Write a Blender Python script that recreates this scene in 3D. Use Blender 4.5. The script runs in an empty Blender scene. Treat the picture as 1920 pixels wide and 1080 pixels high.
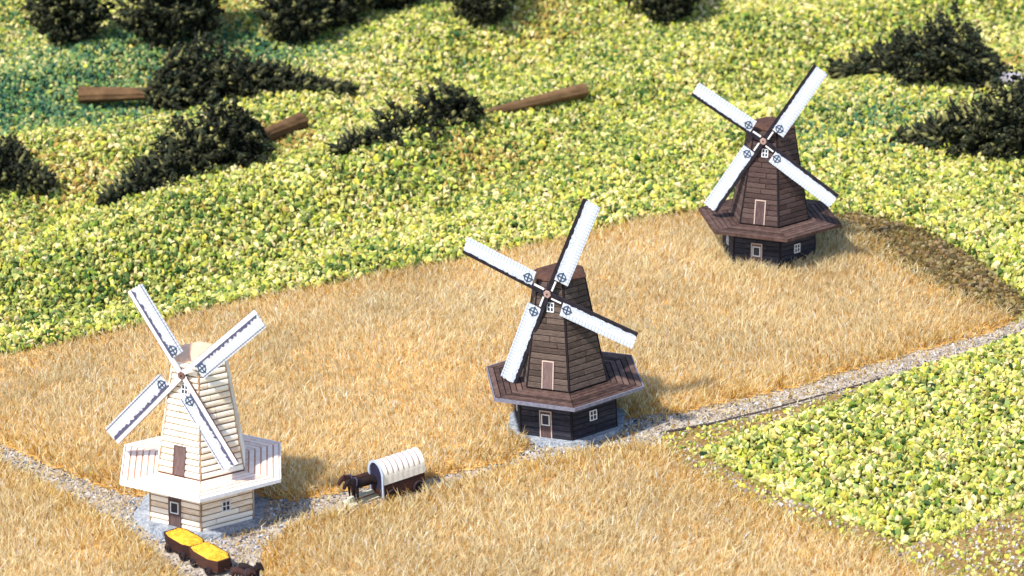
import bpy, bmesh, math, random
import numpy as np
from mathutils import Vector, Matrix, noise as mnoise

R = math.radians
random.seed(7)
rng = np.random.default_rng(11)
C = bpy.context.scene.collection
PI = math.pi

# ------------------------------------------------------------------ camera, sky, sun, exposure
CH = 12.7
PITCH = R(20.0)
FPX = 5000.0
cam_d = bpy.data.cameras.new('camera')
cam = bpy.data.objects.new('camera', cam_d); C.objects.link(cam)
cam.location = (0, 0, CH); cam.rotation_euler = (PI/2 - PITCH, 0, 0)
cam_d.sensor_width = 36; cam_d.lens = 36*FPX/1920
cam_d.clip_start = 0.5; cam_d.clip_end = 400
cam_d.dof.use_dof = True; cam_d.dof.focus_distance = 32.0; cam_d.dof.aperture_fstop = 0.95
bpy.context.scene.camera = cam

SUN_EL, SUN_AZ = 52.0, -134.0           # azimuth from +Y towards +X: the sun stands front left of the camera's view
world = bpy.data.worlds.new('World'); bpy.context.scene.world = world
world.use_nodes = True
wn = world.node_tree.nodes; wl = world.node_tree.links
sky = wn.new('ShaderNodeTexSky'); sky.sky_type = 'NISHITA'; sky.sun_disc = False
sky.sun_elevation = R(SUN_EL); sky.sun_rotation = R(SUN_AZ)
wl.new(sky.outputs[0], wn['Background'].inputs[0]); wn['Background'].inputs[1].default_value = 0.15
sl = bpy.data.lights.new('sun', 'SUN'); sl.energy = 3.7; sl.angle = R(3.0); sl.color = (1.0, 0.94, 0.85)
so = bpy.data.objects.new('sun', sl); C.objects.link(so)
to_sun = Vector((math.sin(R(SUN_AZ))*math.cos(R(SUN_EL)), math.cos(R(SUN_AZ))*math.cos(R(SUN_EL)), math.sin(R(SUN_EL))))
so.rotation_euler = to_sun.to_track_quat('Z', 'Y').to_euler()
so.location = (-12, -10, 30)
vs = bpy.context.scene.view_settings
vs.view_transform = 'Standard'; vs.look = 'None'; vs.exposure = 0.84; vs.gamma = 1.0

# ------------------------------------------------------------------ small helpers
def lin(r, g, b):
    f = lambda c: (c/255/12.92) if c/255 <= 0.04045 else ((c/255+0.055)/1.055)**2.4
    return (f(r), f(g), f(b), 1.0)

def sstep(a, b, x):
    t = np.clip((x-a)/(b-a), 0, 1); return t*t*(3-2*t)

def ground_z(X, Y):
    X = np.asarray(X, float); Y = np.asarray(Y, float)
    z = 0.07 + 0.0434*np.clip(X+3.48, -9, 13) + 0.0254*np.clip(Y-27.33, -8, 40)
    s = -0.62*(X+5.7) + 0.79*(Y-31.0)                 # distance behind the wheat's far edge
    t = 0.79*(X+5.7) + 0.62*(Y-31.0)
    k = sstep(0.3, 3.0, s)*(1-sstep(30, 45, s))
    z = z + k*(0.17*np.sin(s*1.75 + 0.9*np.sin(t*0.33)+0.6) + 0.15*np.sin(s*0.8+t*0.45+1.0) + 0.06*np.sin(t*1.1+2*np.sin(s*.6))*np.sin(s*1.1) + 0.055*np.clip(s-2, 0, 14))
    z = z + 0.05*np.sin(X*1.1+0.4)*np.sin(Y*0.9)*sstep(0.3, 2, s)
    # shoulder of the foliage mound at right
    z = z + 0.10*np.exp(-(((X-5.2)/2.3)**2 + ((Y-28.6)/1.9)**2))
    # crown of the wheat field between the mills
    z = z + 0.16*np.exp(-(((X+1.3)/2.6)**2 + ((Y-32.0)/1.4)**2))
    return z

def gz(x, y): return float(ground_z(x, y))

def at(px, py):
    """ground point seen at a photograph position (1920 x 1080), used once to lay out the place"""
    dx = (px-960)/FPX; dy = -(py-540)/FPX
    d = Vector((dx, math.cos(PITCH)+dy*math.sin(PITCH), -math.sin(PITCH)+dy*math.cos(PITCH)))
    t = 20.0
    while t < 90:
        p = d*t
        if CH+p.z < gz(p.x, p.y): break
        t += 0.1
    a, b = t-0.1, t
    for _ in range(22):
        m = (a+b)/2; p = d*m
        if CH+p.z < gz(p.x, p.y): b = m
        else: a = m
    p = d*a
    return (p.x, p.y)

def tag(o, label=None, cat=None, group=None, kind=None):
    if label: o['label'] = label
    if cat: o['category'] = cat
    if group: o['group'] = group
    if kind: o['kind'] = kind
    return o

def thing(name, label, cat, loc=(0, 0, 0), group=None):
    o = bpy.data.objects.new(name, None); C.objects.link(o)
    o.location = loc; o.empty_display_size = 0.1
    return tag(o, label, cat, group)

def mesh_obj(name, verts, faces, mat, parent=None, smooth=False):
    me = bpy.data.meshes.new(name); me.from_pydata([tuple(v) for v in verts], [], faces)
    me.update()
    if smooth:
        for p in me.polygons: p.use_smooth = True
    o = bpy.data.objects.new(name, me); C.objects.link(o)
    if mat: me.materials.append(mat)
    o.parent = parent
    return o

def bm_obj(name, bm, mat, parent=None, smooth=False):
    bmesh.ops.recalc_face_normals(bm, faces=bm.faces)
    me = bpy.data.meshes.new(name); bm.to_mesh(me); bm.free()
    if smooth:
        for p in me.polygons: p.use_smooth = True
    o = bpy.data.objects.new(name, me); C.objects.link(o)
    me.materials.append(mat); o.parent = parent
    return o

def np_mesh(name, V, F, mat, col=None):
    """V (n,3), F (m,3) triangles, col (n,3) colour attribute"""
    me = bpy.data.meshes.new(name)
    me.vertices.add(len(V)); me.vertices.foreach_set('co', V.astype(np.float32).ravel())
    me.loops.add(len(F)*3); me.polygons.add(len(F))
    me.loops.foreach_set('vertex_index', F.astype(np.int32).ravel())
    me.polygons.foreach_set('loop_start', np.arange(0, len(F)*3, 3, dtype=np.int32))
    me.polygons.foreach_set('loop_total', np.full(len(F), 3, dtype=np.int32))
    if col is not None:
        a = me.color_attributes.new('tint', 'FLOAT_COLOR', 'POINT')
        c4 = np.ones((len(V), 4), np.float32); c4[:, :3] = col
        a.data.foreach_set('color', c4.ravel())
    me.update(calc_edges=True)
    o = bpy.data.objects.new(name, me); C.objects.link(o); me.materials.append(mat)
    return o

def add_box(bm, x0, x1, y0, y1, z0, z1, bev=0.0):
    vs_ = [bm.verts.new(v) for v in ((x0,y0,z0),(x1,y0,z0),(x1,y1,z0),(x0,y1,z0),(x0,y0,z1),(x1,y0,z1),(x1,y1,z1),(x0,y1,z1))]
    fs = [bm.faces.new([vs_[i] for i in q]) for q in ((0,3,2,1),(4,5,6,7),(0,1,5,4),(1,2,6,5),(2,3,7,6),(3,0,4,7))]
    if bev:
        es = list({e for f in fs for e in f.edges})
        bmesh.ops.bevel(bm, geom=es, offset=bev, segments=1, affect='EDGES')

def add_tube(bm, a, b, ra, rb, n=10):
    a = Vector(a); b = Vector(b); d = (b-a).normalized()
    u = d.orthogonal().normalized(); w = d.cross(u)
    A = [bm.verts.new(a+(u*math.cos(2*PI*i/n)+w*math.sin(2*PI*i/n))*ra) for i in range(n)]
    B = [bm.verts.new(b+(u*math.cos(2*PI*i/n)+w*math.sin(2*PI*i/n))*rb) for i in range(n)]
    for i in range(n): bm.faces.new((A[i], A[(i+1)%n], B[(i+1)%n], B[i]))
    bm.faces.new(A[::-1]); bm.faces.new(B)

def pip(P, poly):
    x, y = P[:, 0], P[:, 1]; inside = np.zeros(len(P), bool)
    n = len(poly)
    for i in range(n):
        x0, y0 = poly[i]; x1, y1 = poly[(i+1) % n]
        if y0 == y1: continue
        c = ((y0 > y) != (y1 > y)) & (x < (x1-x0)*(y-y0)/(y1-y0)+x0)
        inside ^= c
    return inside

def edge_dist(P, poly):
    d = np.full(len(P), 1e9); n = len(poly); G = np.zeros((len(P), 2))
    for i in range(n):
        a = np.array(poly[i]); b = np.array(poly[(i+1) % n]); ab = b-a
        t = np.clip(((P-a)@ab)/max(ab@ab, 1e-9), 0, 1)
        q = a+t[:, None]*ab; v = q-P; dd = np.hypot(v[:, 0], v[:, 1])
        m = dd < d; d[m] = dd[m]; G[m] = v[m]/np.maximum(dd[m], 1e-6)[:, None]
    return d, G

def vnoise(X, Y, sc, seed=0):
    """cheap smooth value noise 0..1"""
    r = np.random.default_rng(seed).random((64, 64))
    x = X*sc; y = Y*sc
    xi = np.floor(x).astype(int); yi = np.floor(y).astype(int); fx = x-xi; fy = y-yi
    fx = fx*fx*(3-2*fx); fy = fy*fy*(3-2*fy)
    g = lambda a, b: r[a % 64, b % 64]
    return (g(xi, yi)*(1-fx)+g(xi+1, yi)*fx)*(1-fy)+(g(xi, yi+1)*(1-fx)+g(xi+1, yi+1)*fx)*fy

# ------------------------------------------------------------------ materials
def new_mat(name, rough=0.9, spec=0.2):
    m = bpy.data.materials.new(name); m.use_nodes = True
    b = m.node_tree.nodes['Principled BSDF']
    b.inputs['Roughness'].default_value = rough
    b.inputs['Specular IOR Level'].default_value = spec
    return m, m.node_tree.nodes, m.node_tree.links, b

def flat(name, col, rough=0.85, spec=0.2, nz=0.12, scale=30):
    """one base colour with fine grain"""
    m, n, l, b = new_mat(name, rough, spec)
    t = n.new('ShaderNodeTexCoord'); x = n.new('ShaderNodeTexNoise'); x.inputs['Scale'].default_value = scale; x.inputs['Detail'].default_value = 5
    l.new(t.outputs['Object'], x.inputs['Vector'])
    r = n.new('ShaderNodeValToRGB'); l.new(x.outputs['Fac'], r.inputs[0])
    r.color_ramp.elements[0].position = 0.3; r.color_ramp.elements[1].position = 0.7
    r.color_ramp.elements[0].color = tuple(c*(1-2*nz) for c in col[:3])+(1,)
    r.color_ramp.elements[1].color = tuple(min(1, c*(1+nz)) for c in col[:3])+(1,)
    l.new(r.outputs[0], b.inputs['Base Color'])
    return m

def wood(name, dark, mid, light, streak=(9, 9, 70), rough=0.8, spread=0.55):
    """printed boards: each board its own tone (object random) plus grain"""
    m, n, l, b = new_mat(name, rough, 0.15)
    oi = n.new('ShaderNodeObjectInfo'); t = n.new('ShaderNodeTexCoord')
    mp = n.new('ShaderNodeMapping'); mp.inputs['Scale'].default_value = streak
    l.new(t.outputs['Object'], mp.inputs[0])
    x = n.new('ShaderNodeTexNoise'); x.inputs['Scale'].default_value = 1.0; x.inputs['Detail'].default_value = 6; x.inputs['Roughness'].default_value = 0.7
    l.new(mp.outputs[0], x.inputs['Vector'])
    mx = n.new('ShaderNodeMath'); mx.operation = 'MULTIPLY_ADD'; mx.inputs[1].default_value = spread; l.new(oi.outputs['Random'], mx.inputs[0])
    m2 = n.new('ShaderNodeMath'); m2.operation = 'MULTIPLY_ADD'; m2.inputs[1].default_value = 1.5; m2.inputs[2].default_value = -0.25-spread/2
    l.new(x.outputs['Fac'], m2.inputs[0]); l.new(m2.outputs[0], mx.inputs[2])
    r = n.new('ShaderNodeValToRGB'); e = r.color_ramp.elements
    e[0].color = dark; e[0].position = 0.05; e[1].color = light; e[1].position = 0.95
    q = e.new(0.45); q.color = mid
    l.new(mx.outputs[0], r.inputs[0]); l.new(r.outputs[0], b.inputs['Base Color'])
    bp = n.new('ShaderNodeBump'); bp.inputs['Strength'].default_value = 0.4; bp.inputs['Distance'].default_value = 0.01
    l.new(x.outputs['Fac'], bp.inputs['Height']); l.new(bp.outputs[0], b.inputs['Normal'])
    return m

def blade_mat(name, trans=0.35, rough=0.6):
    m, n, l, b = new_mat(name, rough, 0.25)
    a = n.new('ShaderNodeAttribute'); a.attribute_name = 'tint'
    l.new(a.outputs['Color'], b.inputs['Base Color'])
    tr = n.new('ShaderNodeBsdfTranslucent'); l.new(a.outputs['Color'], tr.inputs[0])
    mx = n.new('ShaderNodeMixShader'); mx.inputs[0].default_value = trans
    l.new(b.outputs[0], mx.inputs[1]); l.new(tr.outputs[0], mx.inputs[2])
    l.new(mx.outputs[0], n['Material Output'].inputs[0])
    return m

def grain_mat(name, stops, rough=0.85, trans=0.15, fine=25):
    """foam granules and pebbles: colour picked by each granule's own 'tint' number"""
    m, n, l, b = new_mat(name, rough, 0.2)
    a = n.new('ShaderNodeAttribute'); a.attribute_type = 'INSTANCER'; a.attribute_name = 'tint'
    r = n.new('ShaderNodeValToRGB'); l.new(a.outputs['Fac'], r.inputs[0])
    e = r.color_ramp.elements
    e[0].position = stops[0][0]; e[0].color = stops[0][1]
    e[1].position = stops[-1][0]; e[1].color = stops[-1][1]
    for p, c in stops[1:-1]:
        q = e.new(p); q.color = c
    hs = n.new('ShaderNodeHueSaturation'); k1 = n.new('ShaderNodeMath'); k1.operation = 'MULTIPLY'; k1.inputs[1].default_value = 613.7
    l.new(a.outputs['Fac'], k1.inputs[0]); k2 = n.new('ShaderNodeMath'); k2.operation = 'FRACT'; l.new(k1.outputs[0], k2.inputs[0])
    k3 = n.new('ShaderNodeMapRange'); k3.inputs['To Min'].default_value = 0.47; k3.inputs['To Max'].default_value = 0.535; l.new(k2.outputs[0], k3.inputs['Value'])
    k4 = n.new('ShaderNodeMath'); k4.operation = 'MULTIPLY'; k4.inputs[1].default_value = 7.3; l.new(k2.outputs[0], k4.inputs[0])
    k5 = n.new('ShaderNodeMath'); k5.operation = 'FRACT'; l.new(k4.outputs[0], k5.inputs[0])
    k6 = n.new('ShaderNodeMapRange'); k6.inputs['To Min'].default_value = 0.88; k6.inputs['To Max'].default_value = 1.2; l.new(k5.outputs[0], k6.inputs['Value'])
    l.new(k3.outputs[0], hs.inputs['Hue']); l.new(k6.outputs[0], hs.inputs['Saturation']); l.new(r.outputs[0], hs.inputs['Color']); r = hs
    l.new(r.outputs[0], b.inputs['Base Color'])
    if trans:
        tr = n.new('ShaderNodeBsdfTranslucent'); l.new(r.outputs[0], tr.inputs[0])
        mx = n.new('ShaderNodeMixShader'); mx.inputs[0].default_value = trans
        l.new(b.outputs[0], mx.inputs[1]); l.new(tr.outputs[0], mx.inputs[2]); l.new(mx.outputs[0], n['Material Output'].inputs[0])
    return m

def soil_mat(name, c0, c1, c2, scale=6.0, bump=0.6):
    m, n, l, b = new_mat(name, 0.95, 0.1)
    t = n.new('ShaderNodeTexCoord')
    x = n.new('ShaderNodeTexNoise'); x.inputs['Scale'].default_value = scale; x.inputs['Detail'].default_value = 8; x.inputs['Roughness'].default_value = 0.75
    l.new(t.outputs['Object'], x.inputs['Vector'])
    v = n.new('ShaderNodeTexVoronoi'); v.inputs['Scale'].default_value = scale*5; l.new(t.outputs['Object'], v.inputs['Vector'])
    ad = n.new('ShaderNodeMath'); ad.operation = 'MULTIPLY_ADD'; ad.inputs[1].default_value = 0.35
    l.new(v.outputs['Distance'], ad.inputs[0]); l.new(x.outputs['Fac'], ad.inputs[2])
    r = n.new('ShaderNodeValToRGB'); l.new(ad.outputs[0], r.inputs[0]); e = r.color_ramp.elements
    e[0].position = 0.38; e[0].color = c0; e[1].position = 0.85; e[1].color = c2; q = e.new(0.6); q.color = c1
    l.new(r.outputs[0], b.inputs['Base Color'])
    bp = n.new('ShaderNodeBump'); bp.inputs['Strength'].default_value = bump; bp.inputs['Distance'].default_value = 0.03
    l.new(ad.outputs[0], bp.inputs['Height']); l.new(bp.outputs[0], b.inputs['Normal'])
    return m

M = {}
M['ground'] = soil_mat('ground', lin(84, 92, 40), lin(124, 122, 58), lin(145, 138, 80), 3.0)
M['soil'] = soil_mat('wheat_soil', lin(150, 105, 45), lin(190, 145, 80), lin(215, 175, 115), 5.0)
M['path'] = soil_mat('path_soil', lin(96, 84, 72), lin(150, 136, 120), lin(192, 182, 170), 6.0, 1.0)
M['verge'] = soil_mat('verge_soil', lin(80, 62, 34), lin(126, 100, 56), lin(160, 134, 88), 6.0, 1.0)
M['wheat'] = blade_mat('wheat_blades', 0.55)
M['turf'] = grain_mat('foliage_granules', [(0.0, lin(30, 54, 34)), (0.16, lin(70, 94, 48)), (0.34, lin(118, 134, 70)), (0.54, lin(158, 162, 84)), (0.74, lin(192, 188, 100)), (0.9, lin(216, 208, 120)), (0.965, lin(224, 218, 150)), (1.0, lin(166, 130, 58))])
M['turf_shade'] = grain_mat('shade_granules', [(0.0, lin(14, 40, 38)), (0.3, lin(48, 84, 66)), (0.6, lin(86, 120, 80)), (0.85, lin(128, 148, 88)), (1.0, lin(170, 176, 104))])  # shade of the hollows put into the granule colour
M['pebble'] = grain_mat('pebbles', [(0.0, lin(56, 50, 50)), (0.35, lin(118, 108, 102)), (0.75, lin(164, 154, 146)), (1.0, lin(204, 199, 196))], trans=0)
M['slate'] = grain_mat('slate_chips', [(0.0, lin(52, 56, 72)), (0.35, lin(108, 116, 132)), (0.7, lin(158, 166, 178)), (1.0, lin(205, 210, 216))], trans=0)

# ------------------------------------------------------------------ the ground
gx = np.arange(-40, 40.01, 0.25); gy = np.arange(10, 95.01, 0.25)
GX, GY = np.meshgrid(gx, gy); GZ = ground_z(GX, GY)
V = np.stack([GX.ravel(), GY.ravel(), GZ.ravel()], 1)
nx = len(gx); ii, jj = np.meshgrid(np.arange(nx-1), np.arange(len(gy)-1))
a = (jj*nx+ii).ravel()
F = np.concatenate([np.stack([a, a+1, a+nx+1], 1), np.stack([a, a+nx+1, a+nx], 1)])
g = np_mesh('ground', V, F, M['ground']); g['kind'] = 'structure'; g['label'] = 'olive brown earth of the diorama board'

def sheet(name, poly, mat, lift, label, step=0.07):
    P = np.array(poly); x0, y0 = P.min(0)-step; x1, y1 = P.max(0)+step
    xs = np.arange(x0, x1+step, step); ys = np.arange(y0, y1+step, step)
    X, Y = np.meshgrid(xs, ys); pts = np.stack([X.ravel(), Y.ravel()], 1)
    ctr = np.stack([(X[:-1, :-1]+step/2).ravel(), (Y[:-1, :-1]+step/2).ravel()], 1)
    m = pip(ctr, poly); n_ = len(xs)
    ii, jj = np.meshgrid(np.arange(n_-1), np.arange(len(ys)-1)); a = (jj*n_+ii).ravel()[m]
    F = np.concatenate([np.stack([a, a+1, a+n_+1], 1), np.stack([a, a+n_+1, a+n_], 1)])
    used, inv = np.unique(F, return_inverse=True)
    XY = pts[used]
    # gaps between the coarse ground triangles and the true height stay below the lift
    V = np.stack([XY[:, 0], XY[:, 1], ground_z(XY[:, 0], XY[:, 1])+lift], 1)
    o = np_mesh(name, V, inv.reshape(-1, 3), mat); o['kind'] = 'structure'; o['label'] = label
    return o

def poly_at(pts): return [at(*p) for p in pts]

WHEAT_BACK = poly_at([(-150, 690), (0, 672), (130, 645), (400, 582), (700, 522), (870, 490), (1060, 452), (1200, 418), (1310, 400), (1440, 400), (1560, 416), (1620, 436), (1700, 500),
                      (1790, 550), (1905, 600), (1850, 628), (1700, 668), (1560, 706), (1500, 728), (1380, 752), (1270, 778), (1160, 786), (1100, 800), (1010, 826), (960, 866), (820, 897), (700, 915), (560, 941), (480, 935), (360, 950), (225, 928), (100, 878), (-60, 807), (-150, 777)])
WHEAT_FRONT_R = poly_at([(486, 1180), (494, 1030), (550, 988), (640, 962), (740, 944), (830, 918), (960, 876), (1090, 856), (1180, 838), (1240, 842), (1300, 884), (1400, 940), (1500, 984), (1640, 1034), (1760, 1090), (1900, 1180)])
WHEAT_FRONT_L = poly_at([(-150, 822), (0, 870), (130, 936), (230, 996), (292, 1044), (350, 1110), (400, 1180), (-150, 1180)])
GREEN_R = poly_at([(1306, 852), (1370, 822), (1460, 795), (1560, 760), (1640, 722), (1790, 672), (1920, 625), (2120, 560), (2120, 930), (1920, 950), (1830, 985), (1760, 1020), (1690, 1018), (1600, 980), (1480, 930), (1370, 880)])
SCRUB = poly_at([(1540, 395), (1600, 400), (1720, 430), (1800, 470), (1870, 520), (1925, 570), (1905, 600), (1790, 560), (1700, 515), (1610, 470), (1500, 440)])
PATH_L = poly_at([(-150, 760), (0, 800), (100, 850), (225, 900), (360, 920), (470, 910), (560, 925), (700, 900), (820, 880), (960, 850), (1010, 815), (1090, 800), (1160, 775), (1270, 772), (1380, 748), (1500, 722),
                  (1700, 662), (1860, 618), (1960, 590), (2120, 540), (2120, 565), (1930, 618), (1790, 668), (1640, 716), (1500, 760), (1400, 785), (1245, 812), (1230, 850), (1100, 870), (960, 895), (830, 935), (740, 958), (640, 978), (560, 1010), (500, 1045), (490, 1180), (390, 1180), (350, 1120), (290, 1060), (230, 1015), (130, 955), (0, 888), (-150, 840)])
VERGE = poly_at([(1245, 814), (1400, 787), (1500, 762), (1640, 718), (1600, 760), (1450, 800), (1340, 845), (1400, 900), (1500, 945), (1620, 990), (1700, 1025), (1760, 1010), (1850, 975), (2120, 930), (2120, 1180), (1890, 1180), (1760, 1095), (1500, 992), (1300, 892), (1225, 850)])

sheet('gravel_path', PATH_L, M['path'], 0.012, 'pale stony path running between the wheat fields past the mills')
sheet('field_soil', WHEAT_BACK, M['soil'], 0.020, 'tan soil under the wheat behind the mills')
sheet('field_soil', WHEAT_FRONT_R, M['soil'], 0.020, 'tan soil under the front wheat')
sheet('field_soil', WHEAT_FRONT_L, M['soil'], 0.020, 'tan soil under the wheat at the lower left')
sheet('verge', VERGE, M['verge'], 0.008, 'bare brown verge around the green patch at right')
sheet('verge', SCRUB, M['verge'], 0.016, 'brown strip along the right edge of the far wheat')

# ------------------------------------------------------------------ mills: where they stand (needed by the scatter)
MILLS = [dict(x=-3.48, y=27.33, z=0.07+0.0, yaw=5.0, lean=1.2),
         dict(x=0.645, y=29.34, z=0.30, yaw=5.7, lean=-2.6),
         dict(x=3.53, y=34.64, z=0.56, yaw=8.2, lean=-0.6)]
for m, dz in zip(MILLS, (-0.005, 0.01, 0.03)): m['z'] = gz(m['x'], m['y'])-dz

def keep_clear(P, extra=()):
    k = np.ones(len(P), bool)
    for m, r in zip(MILLS, (0.74, 0.72, 0.60)):
        k &= np.hypot(P[:, 0]-m['x'], P[:, 1]-m['y']) > r
    for x, y, r in extra: k &= np.hypot(P[:, 0]-x, P[:, 1]-y) > r
    return k

# ------------------------------------------------------------------ wheat: blades of static grass
PAL = np.array([lin(232, 206, 162)[:3], lin(224, 192, 144)[:3], lin(208, 172, 118)[:3], lin(242, 224, 190)[:3], lin(176, 134, 78)[:3], lin(228, 196, 160)[:3], lin(252, 244, 224)[:3]])
PW = np.array([.25, .23, .17, .13, .08, .10, .04])
PAL_EDGE = np.array([lin(214, 166, 84)[:3], lin(196, 144, 62)[:3], lin(230, 192, 122)[:3], lin(160, 112, 50)[:3], lin(240, 216, 168)[:3]])
PAL_SCRUB = np.array([lin(120, 96, 52)[:3], lin(146, 112, 62)[:3], lin(92, 80, 42)[:3], lin(176, 140, 84)[:3], lin(116, 112, 56)[:3]])

def blades(name, poly, density, hmean, label, seed, pal=PAL, pw=PW, lean=0.28, width=0.011, edge=True, clear=(), kindpal=None, edge_w=0.38):
    r = np.random.default_rng(seed)
    A = np.array(poly); lo = A.min(0); hi = A.max(0)
    n = int((hi-lo).prod()*density)
    P = lo+r.random((n, 2))*(hi-lo)
    P += 0.04*r.standard_normal(P.shape)
    P = P[pip(P, poly)]; P = P[keep_clear(P, clear)]
    # small bare gaps
    d, G = edge_dist(P, poly)
    thin = vnoise(P[:, 0], P[:, 1], 4.0, seed+1)
    keep = r.random(len(P)) < np.clip(0.35+d/0.12, 0, 1)*np.where(thin < 0.12, 0.5, 1)
    P = P[keep]; d = d[keep]; G = G[keep]; N = len(P)
    near = np.exp(-d/edge_w) if edge else np.zeros(N)
    h = hmean*(0.55+0.75*r.random(N))*(0.8+0.4*vnoise(P[:, 0], P[:, 1], 1.6, seed+2))
    h = h*(1+1.0*np.exp(-((P[:, 0]-MILLS[2]['x'])**2+(P[:, 1]-MILLS[2]['y'])**2)/0.7))
    az = r.random(N)*2*PI
    L = lean*np.abs(r.standard_normal(N))*0.8 + near*0.75*r.random(N)
    wild = r.random(N) < 0.09; L[wild] += 1.1
    bias = np.stack([vnoise(P[:, 0], P[:, 1], 0.9, seed+3)-0.5, vnoise(P[:, 0], P[:, 1], 0.9, seed+4)-0.5], 1)*0.5
    dirv = np.stack([np.cos(az), np.sin(az)], 1)*L[:, None] + bias + G*(near*r.random(N)*0.9)[:, None]
    h = h*(1+near*0.5*r.random(N))
    D = np.concatenate([dirv, np.ones((N, 1))], 1); D /= np.linalg.norm(D, axis=1)[:, None]
    fa = r.random(N)*2*PI
    W = np.stack([np.cos(fa), np.sin(fa), np.zeros(N)], 1)*(width*(0.6+0.8*r.random(N)))[:, None]*0.5
    B = np.concatenate([P, (ground_z(P[:, 0], P[:, 1])+0.0)[:, None]], 1)
    bend = np.stack([r.standard_normal(N), r.standard_normal(N), -0.4*np.abs(r.standard_normal(N))], 1)*(h*0.26)[:, None]
    mid = B+D*(h*0.55)[:, None]; tip = B+D*h[:, None]+bend
    tip[:, 2] = np.maximum(tip[:, 2], B[:, 2]+0.02)
    Vv = np.stack([B-W, B+W, mid+W*0.9, mid-W*0.9, tip], 1).reshape(-1, 3)
    k = np.arange(N)[:, None]*5
    F = np.concatenate([k+[0, 1, 2], k+[0, 2, 3], k+[3, 2, 4]], 0)
    ci = r.choice(len(pal), N, p=pw); col = pal[ci]
    if edge:
        m = r.random(N) < near*0.8
        col[m] = PAL_EDGE[r.integers(0, len(PAL_EDGE), m.sum())]
    big = vnoise(P[:, 0], P[:, 1], 0.7, seed+5)[:, None]
    col = np.clip(col*(0.98+0.2*big)*np.array([.92, 1.05, 1.08]), 0, .90)*(0.92+0.16*r.random((N, 1)))
    col = np.repeat(col, 5, axis=0)
    o = np_mesh(name, Vv, F, M['wheat'], col)
    tag(o, label, 'wheat field' if pal is PAL else 'dry grass', None, 'stuff')
    return o

# wagons stand here
WAGON_XY = at(748, 925)
TEAM1_XY = at(682, 938)
HAY1 = at(348, 1038); HAY2 = at(396, 1066); TEAM2_XY = at(462, 1100)
clear = [(WAGON_XY[0], WAGON_XY[1], 0.3), (TEAM1_XY[0], TEAM1_XY[1], 0.26), (HAY1[0], HAY1[1], .27), (HAY2[0], HAY2[1], .27), (TEAM2_XY[0], TEAM2_XY[1], .25)]
blades('wheat_field', WHEAT_BACK, 2300, 0.125, 'large golden wheat field behind all three windmills', 21, clear=clear)
blades('wheat_field', WHEAT_FRONT_R, 2700, 0.135, 'golden wheat field in the foreground below the covered wagon', 31, clear=clear)
blades('wheat_field', WHEAT_FRONT_L, 2700, 0.135, 'golden wheat in the lower left corner below the path', 41, clear=clear)
blades('dry_grass', SCRUB, 900, 0.09, 'short brown grass strip along the right edge of the far wheat', 51, pal=PAL_SCRUB, pw=np.array([.3, .25, .2, .15, .1]), edge=False, lean=0.7)
blades('dry_grass', VERGE, 90, 0.10, 'sparse dry stalks on the verge around the right green patch', 61, pal=PAL_SCRUB, pw=np.array([.15, .25, .1, .4, .1]), edge=False, lean=0.8)
blades('dry_grass', PATH_L, 330, 0.10, 'stray straw stalks lying along the stony path', 71, pal=PAL_EDGE, pw=np.array([.2, .15, .3, .05, .3]), edge=False, lean=1.3, clear=clear)

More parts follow.
